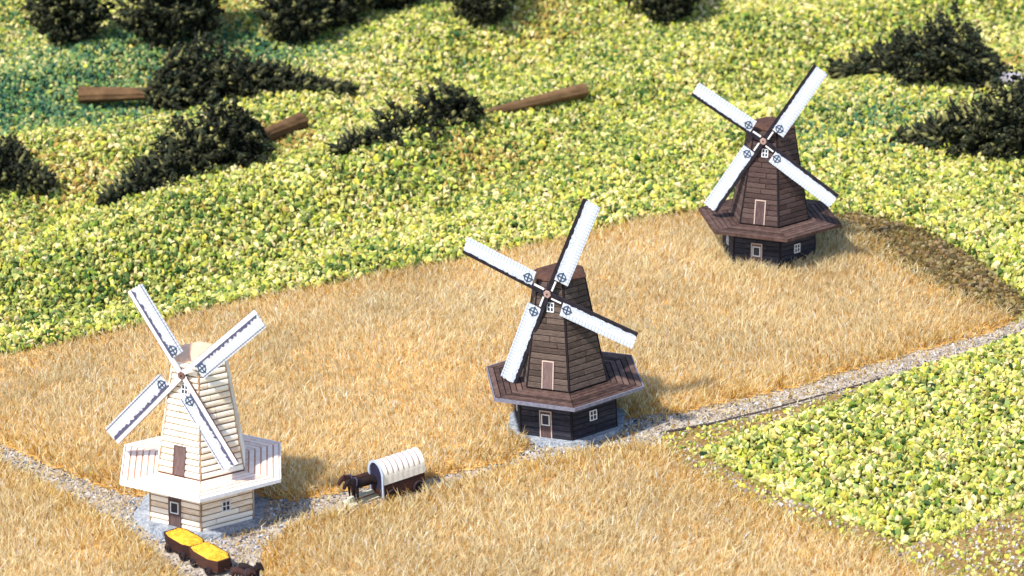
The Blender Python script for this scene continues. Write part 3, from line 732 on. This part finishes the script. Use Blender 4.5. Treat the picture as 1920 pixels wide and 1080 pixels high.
            for i in range(k):
                bm.faces.new((A[i], A[i+1], B[i+1], B[i])); bm.faces.new((A2[i], B2[i], B2[i+1], A2[i+1]))
                bm.faces.new((A[i], A2[i], A2[i+1], A[i+1])); bm.faces.new((B[i], B[i+1], B2[i+1], B2[i]))
            bm.faces.new((A[0], B[0], B2[0], A2[0])); bm.faces.new((A[-1], A2[-1], B2[-1], B[-1]))
            bm_obj(nm, bm, mat, sail)
        if st['white']:
            strip('print_line', x0, L-.01, 0.016, 0.026, M['line'], z1=.0175, rag=0.034)
            strip('print_line', x0, L-.01, 0.163, 0.170, M['line'], z0=.008, z1=.0175)
            strip('side_edge', 0.05, L-.01, w0-.006, w0-.001, M['hub_w'], z0=-.01, z1=.010)
        else:
            strip('print_line', x0, L-.01, 0.168, 0.172, M['blue_card'], z0=.008, z1=.0168)
            strip('wind_board', 0.06, 0.19, w1+.001, w1+.022, M['pale_card'], z0=-.004, z1=.008)
        # round emblem: ring with a cross
        bm = bmesh.new(); ex, ey, er = 0.285, 0.082, 0.054; nn_ = 20
        rr = [[bm.verts.new((ex+r_*math.cos(2*PI*i/nn_), ey+r_*math.sin(2*PI*i/nn_), z0_*sgn)) for i in range(nn_)] for r_, z0_ in ((er, .012), (er, .0195), (er-.012, .0195), (er-.012, .012))]
        for q in range(4):
            for i in range(nn_): bm.faces.new((rr[q][i], rr[q][(i+1) % nn_], rr[(q+1) % 4][(i+1) % nn_], rr[(q+1) % 4][i]))
        add_box(bm, ex-.066, ex+.066, ey-.006, ey+.006, min(.012*sgn, .021*sgn), max(.012*sgn, .021*sgn))
        add_box(bm, ex-.006, ex+.006, ey-.062, ey-.0065, min(.012*sgn, .0205*sgn), max(.012*sgn, .0205*sgn))
        add_box(bm, ex-.006, ex+.006, ey+.0065, ey+.062, min(.012*sgn, .0205*sgn), max(.012*sgn, .0205*sgn))
        bm_obj('cross_emblem', bm, M['emblem'], sail)
    return mill

ST_W = dict(core=M['core_w'], low=M['log_w'], up=M['log_w'], round=True, corner=0.010, post=M['post_w'], gap=M['gap_w'], rim=M['pale_card'], deck=M['deck_w'], cap=M['cap_w'],
            frame=M['door_b'], upframe=M['door_b'], hub=M['hub_w'], spar=M['spar_white'], cloth=M['cloth_w'], ragged=.3, white=True)
ST_B = dict(core=M['core_b'], low=M['wood_low'], up=M['wood_up'], round=False, corner=0.014, post=M['post_b'], gap=M['core_b'], rim=M['grey_rim'], deck=M['deck_b'], cap=M['cap_b'],
            frame=M['frame_pink'], upframe=M['frame_pink'], hub=M['hub'], spar=M['spar_dark'], cloth=M['cloth'], ragged=1., white=False)
ST_C = dict(ST_B); ST_C.update(up=M['wood_up3'], rim=M['deck_b'])
windmill(MILLS[0], 'white log windmill with peach deck, nearest at the left by the hay wagons', ST_W, (43.5, 126.0, 227.6, 305.7), (1.30, 1.08, 1.30, 1.14), 1)
windmill(MILLS[1], 'dark brown windmill in the middle, standing on the path beside the bright green patch', ST_B, (66.1, 157.9, 247.8, 340.7), (1.31, 1.14, 1.27, 1.17), 0.4)
windmill(MILLS[2], 'farthest brown windmill, upper right, its foot sunk in the wheat', ST_C, (57.8, 150.5, 238.0, 327.3), (1.31, 1.16, 1.26, 1.24), 0)

# ------------------------------------------------------------------ wagons and teams
OCT_V = np.array([(1, 0, 0), (-1, 0, 0), (0, 1, 0), (0, -1, 0), (0, 0, 1), (0, 0, -1)], float)
OCT_F = np.array([(0, 2, 4), (2, 1, 4), (1, 3, 4), (3, 0, 4), (2, 0, 5), (1, 2, 5), (3, 1, 5), (0, 3, 5)])
M['canvas'] = flat('cream_canvas', lin(226, 218, 204), nz=.06)
M['opening_shade'] = flat('wagon_inside_shade', lin(40, 38, 62), nz=.2)  # dark colour stands in for the shade inside the wagon
M['rib'] = flat('canvas_fold_print', lin(138, 116, 122), nz=.1)
M['wagon_body'] = wood('wagon_umber', lin(34, 22, 22), lin(60, 38, 34), lin(84, 56, 46), streak=(8, 8, 40))
M['wheel'] = flat('wheel_dark', lin(50, 40, 44), nz=.2); M['wheel_pale'] = flat('wheel_pale', lin(168, 176, 186), nz=.15)
M['hay'] = flat('yellow_grain', lin(240, 182, 58), nz=.2, scale=22)
M['card_green'] = flat('pale_card_base', lin(190, 190, 172), nz=.1)
M['horse'] = flat('horse_dark_brown', lin(34, 24, 25), nz=.3, scale=18); M['horse2'] = flat('horse_chestnut', lin(56, 36, 33), nz=.25, scale=18)
M['horse_mane'] = flat('mane_black', lin(24, 20, 26)); M['collar'] = flat('harness', lin(70, 66, 88), nz=.2)

def wheel(parent, x, y, r, mat):
    bm = bmesh.new(); n = 16
    for ro, ri, h in ((r, r*.80, .014), (r*.22, .001, .020)):
        q = [[bm.verts.new((x+rr*math.cos(2*PI*i/n), y+yy, r+rr*math.sin(2*PI*i/n))) for i in range(n)] for rr, yy in ((ro, -h), (ro, h), (ri, h), (ri, -h))]
        for a_ in range(4):
            for i in range(n): bm.faces.new((q[a_][i], q[a_][(i+1) % n], q[(a_+1) % 4][(i+1) % n], q[(a_+1) % 4][i]))
    for s in range(4):
        a_ = PI*s/4; dx, dz = math.cos(a_), math.sin(a_)
        add_tube(bm, (x-dx*r*.86, y, r-dz*r*.86), (x+dx*r*.86, y, r+dz*r*.86), .006, .006, 5)
    return bm_obj('wheel', bm, mat, parent)

def orient(o, xy, dirxy, lift=0.0):
    z = gz(*xy); o.location = (xy[0], xy[1], z+lift)
    a_ = math.atan2(dirxy[1], dirxy[0]); L = .25
    p = math.atan2(gz(xy[0]+math.cos(a_)*L, xy[1]+math.sin(a_)*L)-gz(xy[0]-math.cos(a_)*L, xy[1]-math.sin(a_)*L), 2*L)
    o.rotation_euler = (0, -p, a_)

# covered wagon: x is forwards
w = thing('covered_wagon', 'small covered wagon with ribbed cream canvas on the path between the two near mills', 'wagon')
d1 = (-0.82, -0.57); orient(w, WAGON_XY, d1, 0.012)
LW, HW = 0.27, 0.13
bm = bmesh.new()
add_box(bm, -LW, LW, -HW, HW, 0.075, 0.090)
add_box(bm, -LW, LW, -HW-.008, -HW, 0.05, 0.232); add_box(bm, -LW, LW, HW, HW+.008, 0.05, 0.232)
add_box(bm, -LW-.008, -LW, -HW, HW, 0.07, 0.165); add_box(bm, LW, LW+.008, -HW, HW, 0.07, 0.13)
bm_obj('wagon_box', bm, M['wagon_body'], w)
for x_ in (-LW+.09, LW-.09):
    for s in (-1, 1): wheel(w, x_, s*(HW+.026), 0.075, M['wheel'])
bm = bmesh.new(); add_tube(bm, (LW, 0, .09), (LW+.30, 0, .085), .009, .007, 6); bm_obj('draw_pole', bm, M['wagon_body'], w)
def arch(t, off=0.0):                     # straight sides then a round top
    a_ = PI*t; y_ = (HW+.012+off)*math.cos(a_); z_ = 0.315+(0.155+off)*math.sin(a_)
    return y_, z_
bm = bmesh.new(); nseg = 8; rows = []
xs = []
for i in range(nseg):
    xa = -LW-.01+(2*LW+.02)*i/nseg; xs += [(xa, 0.0), (xa+(2*LW)/nseg*.45, 0.002)]
xs.append((LW+.01, 0.0))
for off2 in (0.0, -0.010):
    rws = []
    for x_, off in xs:
        col_ = [(x_, HW+.012+off+off2, .222)]
        col_ += [(x_,)+arch(k/14, off+off2) for k in range(15)]
        col_ += [(x_, -(HW+.012+off+off2), .222)]
        rws.append([bm.verts.new(p) for p in col_])
    rows.append(rws)
for rws in rows:
    for i in range(len(rws)-1):
        for k in range(len(rws[0])-1): bm.faces.new((rws[i][k], rws[i+1][k], rws[i+1][k+1], rws[i][k+1]))
for e in (0, -1):
    for k in range(len(rows[0][0])-1): bm.faces.new((rows[0][e][k], rows[0][e][k+1], rows[1][e][k+1], rows[1][e][k]))
cv = bm_obj('canvas_cover', bm, M['canvas'], w)
for i in range(1, nseg):
    x_ = -LW-.01+(2*LW+.02)*i/nseg; bm = bmesh.new(); prev = None
    for k in range(13):
        t = 0.06+0.88*k/12; y_, z_ = arch(t, 0.004); y2, z2 = arch(t, -0.004); ww = .005
        q = [bm.verts.new((x_-ww, y_, z_)), bm.verts.new((x_+ww, y_, z_)), bm.verts.new((x_+ww, y2, z2)), bm.verts.new((x_-ww, y2, z2))]
        if prev:
            for j in range(4): bm.faces.new((prev[j], prev[(j+1) % 4], q[(j+1) % 4], q[j]))
        else: bm.faces.new(q)
        prev = q
    bm.faces.new(prev[::-1]); bm_obj('canvas_fold', bm, M['rib'], cv)
# front opening: dark panel painted as the shaded inside, with pale rim
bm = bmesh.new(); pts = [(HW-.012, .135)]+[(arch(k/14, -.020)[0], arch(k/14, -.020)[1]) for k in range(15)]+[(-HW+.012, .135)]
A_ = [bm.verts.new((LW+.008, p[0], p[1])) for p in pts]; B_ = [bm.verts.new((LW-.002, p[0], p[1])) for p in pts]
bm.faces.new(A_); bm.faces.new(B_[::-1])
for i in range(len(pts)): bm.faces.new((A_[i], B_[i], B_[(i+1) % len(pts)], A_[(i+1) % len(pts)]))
bm_obj('dark_opening_panel', bm, M['opening_shade'], w)
bm = bmesh.new(); prev = None
prof = [(HW+.018, .07), (HW+.018, .16)]+[arch(k/14, .016) for k in range(15)]+[(-HW-.018, .16), (-HW-.018, .07)]
prof2 = [(HW-.008, .07), (HW-.008, .16)]+[arch(k/14, -.014) for k in range(15)]+[(-HW+.008, .16), (-HW+.008, .07)]
for p, p2 in zip(prof, prof2):
    q = [bm.verts.new((LW+.012, p[0], p[1])), bm.verts.new((LW+.024, p[0], p[1])), bm.verts.new((LW+.024, p2[0], p2[1])), bm.verts.new((LW+.012, p2[0], p2[1]))]
    if prev:
        for j in range(4): bm.faces.new((prev[j], prev[(j+1) % 4], q[(j+1) % 4], q[j]))
    else: bm.faces.new(q)
    prev = q
bm.faces.new(prev[::-1]); bm_obj('front_hoop', bm, M['blue_card'], w)

def horse(label, xy, dirxy, mat, sc=1.0, group=None, lift=0.02, lat=0.0, headdown=0.0):
    o = thing('horse', label, 'horse', (0, 0, 0), group)
    n_ = math.hypot(*dirxy); dx, dy = dirxy[0]/n_, dirxy[1]/n_
    xy = (xy[0]-dy*lat, xy[1]+dx*lat)
    orient(o, xy, dirxy, lift); o.scale = (sc, sc, sc)
    V_ = [((-.105, 0, .165), .040), ((-.03, 0, .160), .040), ((.05, 0, .160), .038), ((.10, 0, .176), .036), ((.132, 0, .212), .028), ((.152, 0, .250-headdown*.6), .023), ((.184, 0, .228-headdown*.8), .018), ((.208, 0, .202-headdown), .014)]
    E_ = [(i, i+1) for i in range(7)]
    def chain(root, pts):
        j = root
        for p in pts: V_.append(p); E_.append((j, len(V_)-1)); j = len(V_)-1
    for s in (-1, 1):
        chain(0, [((-.110, s*.026, .125), .024), ((-.100, s*.027, .095), .014), ((-.122, s*.027, .062), .010), ((-.115, s*.027, .022), .0075), ((-.106, s*.027, .006), .011)])
        chain(3, [((.092, s*.024, .125), .018), ((.094, s*.025, .082), .011), ((.092, s*.025, .058), .010), ((.092, s*.025, .022), .0075), ((.099, s*.025, .006), .011)])
        chain(5, [((.146, s*.012, .266-headdown), .005), ((.146, s*.014, .278-headdown), .002)])
    chain(0, [((-.140, 0, .168), .011), ((-.158, 0, .130), .010), ((-.160, 0, .085), .004)])
    me = bpy.data.meshes.new('body'); me.from_pydata([v[0] for v in V_], E_, []); me.update()
    b = bpy.data.objects.new('body', me); C.objects.link(b); b.parent = o
    md = b.modifiers.new('skin', 'SKIN'); md.use_smooth_shade = True
    for sv, v in zip(me.skin_vertices[0].data, V_): sv.radius = (v[1]*(0.8 if v[1] > .03 else 1), v[1])
    me.skin_vertices[0].data[0].use_root = True
    b.modifiers.new('sub', 'SUBSURF').levels = 1; b.modifiers['sub'].render_levels = 2
    me.materials.append(mat)
    bm = bmesh.new(); add_box(bm, .075, .14, -.008, .008, .20, .222); add_box(bm, .118, .146, -.007, .007, .222, .262-headdown)
    bmesh.ops.rotate(bm, cent=(.12, 0, .22), matrix=Matrix.Rotation(R(-22), 3, 'Y'), verts=bm.verts)
    bm_obj('mane', bm, M['horse_mane'], o)
    bm = bmesh.new(); nn_ = 14; q = []
    for ri, xo in ((.047, -.004), (.047, .004), (.040, .004), (.040, -.004)):
        q.append([bm.verts.new((.098+xo-.25*math.sin(2*PI*i/nn_)*ri, ri*.85*math.cos(2*PI*i/nn_), .180+ri*math.sin(2*PI*i/nn_))) for i in range(nn_)])
    for a_ in range(4):
        for i in range(nn_): bm.faces.new((q[a_][i], q[a_][(i+1) % nn_], q[(a_+1) % 4][(i+1) % nn_], q[(a_+1) % 4][i]))
    bm_obj('collar', bm, M['collar'], o)
    return o

def card_base(label, xy, dirxy, L_, W_):
    bm = bmesh.new(); add_box(bm, -L_/2, L_/2, -W_/2, W_/2, 0, .018, .003); add_box(bm, -L_/2+.03, L_/2-.03, -.030, .030, .018, .080, .003)
    o = bm_obj('card_base', bm, M['card_green']); orient(o, xy, dirxy, .012); tag(o, label, 'stand')
    return o

card_base('pale card stand under the two horses that pull the covered wagon', TEAM1_XY, d1, 0.46, 0.19)
horse('dark brown horse of the covered wagon, on the side nearer the front wheat', TEAM1_XY, d1, M['horse'], 1.38, 'horses of the covered wagon', .030, lat=0.055, headdown=.05)
horse('chestnut horse of the covered wagon, on the side nearer the tall wheat behind', TEAM1_XY, d1, M['horse2'], 1.38, 'horses of the covered wagon', .030, lat=-0.055, headdown=.04)

# open wagons heaped with yellow grain
def hay_wagon(label, xy, dirxy, grp):
    o = thing('grain_wagon', label, 'wagon', (0, 0, 0), grp); orient(o, xy, dirxy, .012)
    Lh, Wh = 0.265, 0.135
    ol = [(-Lh, -Wh*.75), (-Lh*.55, -Wh), (Lh*.55, -Wh), (Lh, -Wh*.62), (Lh, Wh*.62), (Lh*.55, Wh), (-Lh*.55, Wh), (-Lh, Wh*.75)]
    bm = bmesh.new(); n = 8
    rg = [[bm.verts.new((x*s, y*s, z)) for x, y in ol] for s, z in ((.92, .045), (1.0, .185), (.93, .185), (.90, .150))]
    for i in range(3):
        for k in range(n): bm.faces.new((rg[i][k], rg[i][(k+1) % n], rg[i+1][(k+1) % n], rg[i+1][k]))
    bm.faces.new(rg[0][::-1]); bm.faces.new(rg[3])
    bm_obj('wagon_box', bm, M['wagon_body'], o)
    bm = bmesh.new(); c0 = []
    for s, z in ((.925, .165), (.90, .186), (.6, .200), (.25, .206)):
        c0.append([bm.verts.new((x*s, y*s, z+random.uniform(-.003, .003))) for x, y in ol])
    for i in range(3):
        for k in range(n): bm.faces.new((c0[i][k], c0[i][(k+1) % n], c0[i+1][(k+1) % n], c0[i+1][k]))
    bm.faces.new(c0[0][::-1]); bm.faces.new(c0[3])
    ld = bm_obj('grain_load', bm, M['hay'], o)
    rg_ = np.random.default_rng(int(abs(xy[0])*1000)); n_ = 420; Vg = []; Fg = []
    for q in range(n_):
        px_, py_ = rg_.uniform(-Lh*.86, Lh*.86), rg_.uniform(-Wh*.82, Wh*.82)
        if abs(px_)/Lh*.55+abs(py_)/Wh*.55 > .80: continue
        Q, _ = np.linalg.qr(rg_.standard_normal((3, 3)))
        zc = 0.206-0.016*max(abs(px_)/Lh, abs(py_)/Wh)**1.5
        Fg.append(OCT_F+6*len(Vg)); Vg.append((OCT_V*np.array([.011, .006, .006]))@Q.T+[px_, py_, zc])
    gr = np_mesh('loose_grain', np.concatenate(Vg), np.concatenate(Fg), M['hay']); gr.parent = ld; gr['kind'] = 'stuff'
    for x_ in (-.14, .14):
        for s in (-1, 1): wheel(o, x_, s*(Wh*.84+.02), .050, M['wheel'])
    bm = bmesh.new(); add_tube(bm, (Lh*.8, 0, .085), (Lh+.06, 0, .08), .009, .008, 6); bm_obj('draw_pole', bm, M['wagon_body'], o)
    return o
d2 = (HAY2[0]-HAY1[0], HAY2[1]-HAY1[1])
hay_wagon('open wagon of yellow grain at the foot of the white mill, rear one', HAY1, d2, 'open grain wagons')
hay_wagon('open wagon of yellow grain right behind the horses at the bottom edge', HAY2, d2, 'open grain wagons')
d3 = (0.72, -0.69)
horse('dark horse of the grain wagons, far side, next to the front wheat', TEAM2_XY, d3, M['horse'], 1.1, 'horses of the grain wagons', .014, lat=0.055)
horse('chestnut horse of the grain wagons, near side, cut by the bottom edge', TEAM2_XY, d3, M['horse2'], 1.1, 'horses of the grain wagons', .014, lat=-0.055)

# ------------------------------------------------------------------ conifers: trunk, crown of spiky foam-covered boughs
M['needles'] = blade_mat('conifer_foam', 0.08, 0.85)
M['bark'] = wood('trunk_brown', lin(58, 42, 30), lin(96, 72, 48), lin(124, 96, 66), streak=(4, 4, 4))
M['bark_grey'] = wood('trunk_grey', lin(96, 92, 96), lin(134, 130, 136), lin(170, 166, 172), streak=(4, 4, 4))
PAL_C = np.array([lin(24, 27, 15)[:3], lin(40, 43, 24)[:3], lin(60, 61, 38)[:3], lin(118, 116, 70)[:3], lin(38, 48, 34)[:3]])
def crown_mesh(name, L, rad, seed, parent, squash, nb, gaps, tufts):
    """crown along +x from 0 to L; boughs stand out from the axis and lean towards the tip"""
    r = np.random.default_rng(seed); Vs, Fs, Cs = [], [], []; off = 0
    def add(vv, ff, cc):
        nonlocal off
        Vs.append(vv); Fs.append(ff+off); Cs.append(np.repeat(cc[None], len(vv), 0)); off += len(vv)
    for b in range(nb):
        t = ((b+r.random())/nb)**1.1
        if r.random() < gaps: continue
        prof = (1-t)**0.95*(0.55+0.45*min(1, t/0.10))
        bl = rad*prof*(0.72+0.5*r.random())+0.02
        ang = r.random()*2*PI
        ax = np.array([0.35+0.3*r.random(), math.cos(ang), math.sin(ang)*1.0]); ax /= np.linalg.norm(ax)
        base = np.array([t*L*0.96, 0, 0])
        m = max(7, int(bl/0.030*tufts))
        for q in range(m):
            f = (q+0.5*r.random())/m
            c = base+ax*bl*f+r.standard_normal(3)*0.065*(1.15-.75*f)
            s = 0.045*(1.2-0.45*f)*(0.6+0.8*r.random())
            st_ = np.array([1.5, 0.5, 0.6])+r.random(3)*0.4
            Q, _ = np.linalg.qr(r.standard_normal((3, 3)))
            add((OCT_V*st_*s+OCT_V*0)@Q.T*(1+0.25*r.standard_normal((6, 1)))+c, OCT_F, PAL_C[r.choice(5, p=[.34, .26, .18, .10, .12])]*(0.8+.4*r.random()))
        # pointed bough tip
        u_ = np.cross(ax, [0, 0, 1.0]); u_ /= max(np.linalg.norm(u_), 1e-6); w_ = np.cross(ax, u_)
        tipb = base+ax*bl*0.8; tl = 0.14+0.16*r.random()**2
        ring = [tipb+0.045*(u_*math.cos(k*2*PI/5)+w_*math.sin(k*2*PI/5)) for k in range(5)]
        add(np.array(ring+[tipb+ax*tl]), np.array([(k, (k+1) % 5, 5) for k in range(5)]), PAL_C[r.choice(5)]*(0.8+.3*r.random()))
    for q in range(26):                      # leader
        f = q/26; c = np.array([L*(0.86+0.16*f), 0, 0])+r.standard_normal(3)*0.03*(1.1-f)
        Q, _ = np.linalg.qr(r.standard_normal((3, 3)))
        add((OCT_V*0.045*(1.15-f*.7))@Q.T+c, OCT_F, PAL_C[r.choice(3)])
    V = np.concatenate(Vs); V[:, 2] *= squash
    o = np_mesh(name, V, np.concatenate(Fs), M['needles'], np.concatenate(Cs)); o.parent = parent
    return o

def fallen_tree(label, pb, pc, pt, rad, seed, trunk_r=0.14, bark='bark', nb=110, gaps=0.0, squash=0.95, tufts=1.4, lift=None):
    """trunk foot, where the crown begins and the tip, given as ground positions"""
    b_, c_, t_ = at(*pb), at(*pc), at(*pt)
    B3, C3, T3 = [Vector((p[0], p[1], gz(*p))) for p in (b_, c_, t_)]
    need = max(gz(B3.x+(T3.x-B3.x)*q/24, B3.y+(T3.y-B3.y)*q/24)-(B3.z+(T3.z-B3.z)*q/24) for q in range(15))
    B3.z += max(0, need)*0.45; T3.z += max(0, need)*0.3
    ax = (T3-B3); L = ax.length; d = ax.normalized()
    o = thing('conifer', label, 'tree', B3+Vector((0, 0, trunk_r*0.75+.04 if lift is None else lift)), 'felled model conifers on the hillside')
    side = Vector((0, 0, 1)).cross(d).normalized(); up = d.cross(side)
    mm = Matrix((d, side, up)).transposed()
    o.rotation_euler = mm.to_euler()
    lc = (C3-B3).length
    bm = bmesh.new(); n = 20; prev = None; rs = random.Random(seed); fis = [rs.uniform(-.10, .07) for _ in range(n)]
    for i in range(25):
        x = (L*0.6)*i/24; rr = trunk_r*(1-0.62*i/24)*(1.08 if i == 0 else 1)*(1+rs.uniform(-.03, .03))
        q = [bm.verts.new((x, rr*math.cos(2*PI*k/n)*(1+fis[k]+rs.uniform(-.05, .05)), rr*math.sin(2*PI*k/n)*(1+fis[k]+rs.uniform(-.05, .05)))) for k in range(n)]
        if prev:
            for k in range(n): bm.faces.new((prev[k], prev[(k+1) % n], q[(k+1) % n], q[k]))
        else: bm.faces.new(q[::-1])
        prev = q
    bm.faces.new(prev); bm_obj('trunk', bm, M[bark], o)
    cr = crown_mesh('crown', L-lc, rad*1.7, seed, o, squash, int(nb*2.6), gaps, tufts)
    cr.location = (lc, 0, 0)
    return o

fallen_tree('felled dark conifer with long brown trunk pointing left, topmost of the left pair', (150, 200), (285, 198), (668, 186), 0.66, 101)
fallen_tree('felled dark conifer just below the other left one, its tip pointing down left', (566, 246), (470, 272), (190, 398), 0.62, 102, nb=120)
fallen_tree('sparse felled conifer, bare brown trunk pointing up right, beyond the middle mill sails', (1094, 196), (920, 232), (622, 305), 0.55, 103, trunk_r=0.12, nb=60, gaps=.15, tufts=1.1)
fallen_tree('felled dark conifer at the right behind the far mill sail, grey trunk pointing right', (1990, 182), (1868, 176), (1552, 150), 0.84, 104, bark='bark_grey', nb=120)
fallen_tree('felled dark conifer cut by the right edge, tip pointing left below the other', (2120, 296), (2010, 288), (1684, 276), 0.80, 105, nb=120)
fallen_tree('dark conifer cut by the left edge beside the hillside foliage', (-300, 330), (-180, 335), (98, 372), 0.62, 106, nb=110)

def bush_tree(label, px, py, h, rad, seed, nb=90):
    x, y = at(px, py)
    o = thing('conifer', label, 'tree', (x, y, gz(x, y)-.03), 'standing dark conifers along the top edge')
    bm = bmesh.new(); add_tube(bm, (0, 0, 0), (0, 0, h*.8), .09, .03, 9); bm_obj('trunk', bm, M['bark'], o)
    cr = crown_mesh('crown', h, rad*1.5, seed, o, 1.0, int(nb*2.4), 0, 1.25)
    cr.rotation_euler = (0, -PI/2, 0); cr.location = (0, 0, .02)
    return o
bush_tree('round dark conifer at the top left corner of the hillside', 130, 86, 2.2, 0.62, 201)
bush_tree('dark conifer at the top, second from the left', 300, 88, 2.2, 0.55, 202)
bush_tree('slim dark conifer close behind the second one from the left', 368, 76, 2.2, 0.42, 203, 70)
bush_tree('bulky dark conifer at the top, left one of the merged group', 556, 80, 2.0, 0.55, 204)
bush_tree('dark conifer at the top, middle one of the merged group', 640, 50, 2.0, 0.58, 205)
bush_tree('dark conifer at the top, right one of the merged group', 735, 22, 2.0, 0.55, 206)
bush_tree('small dark conifer at the top edge, centre of the picture', 905, 44, 1.8, 0.50, 207, 80)
bush_tree('dark conifer cut by the top edge above the two brown mills', 1250, 40, 1.8, 0.58, 208, 80)
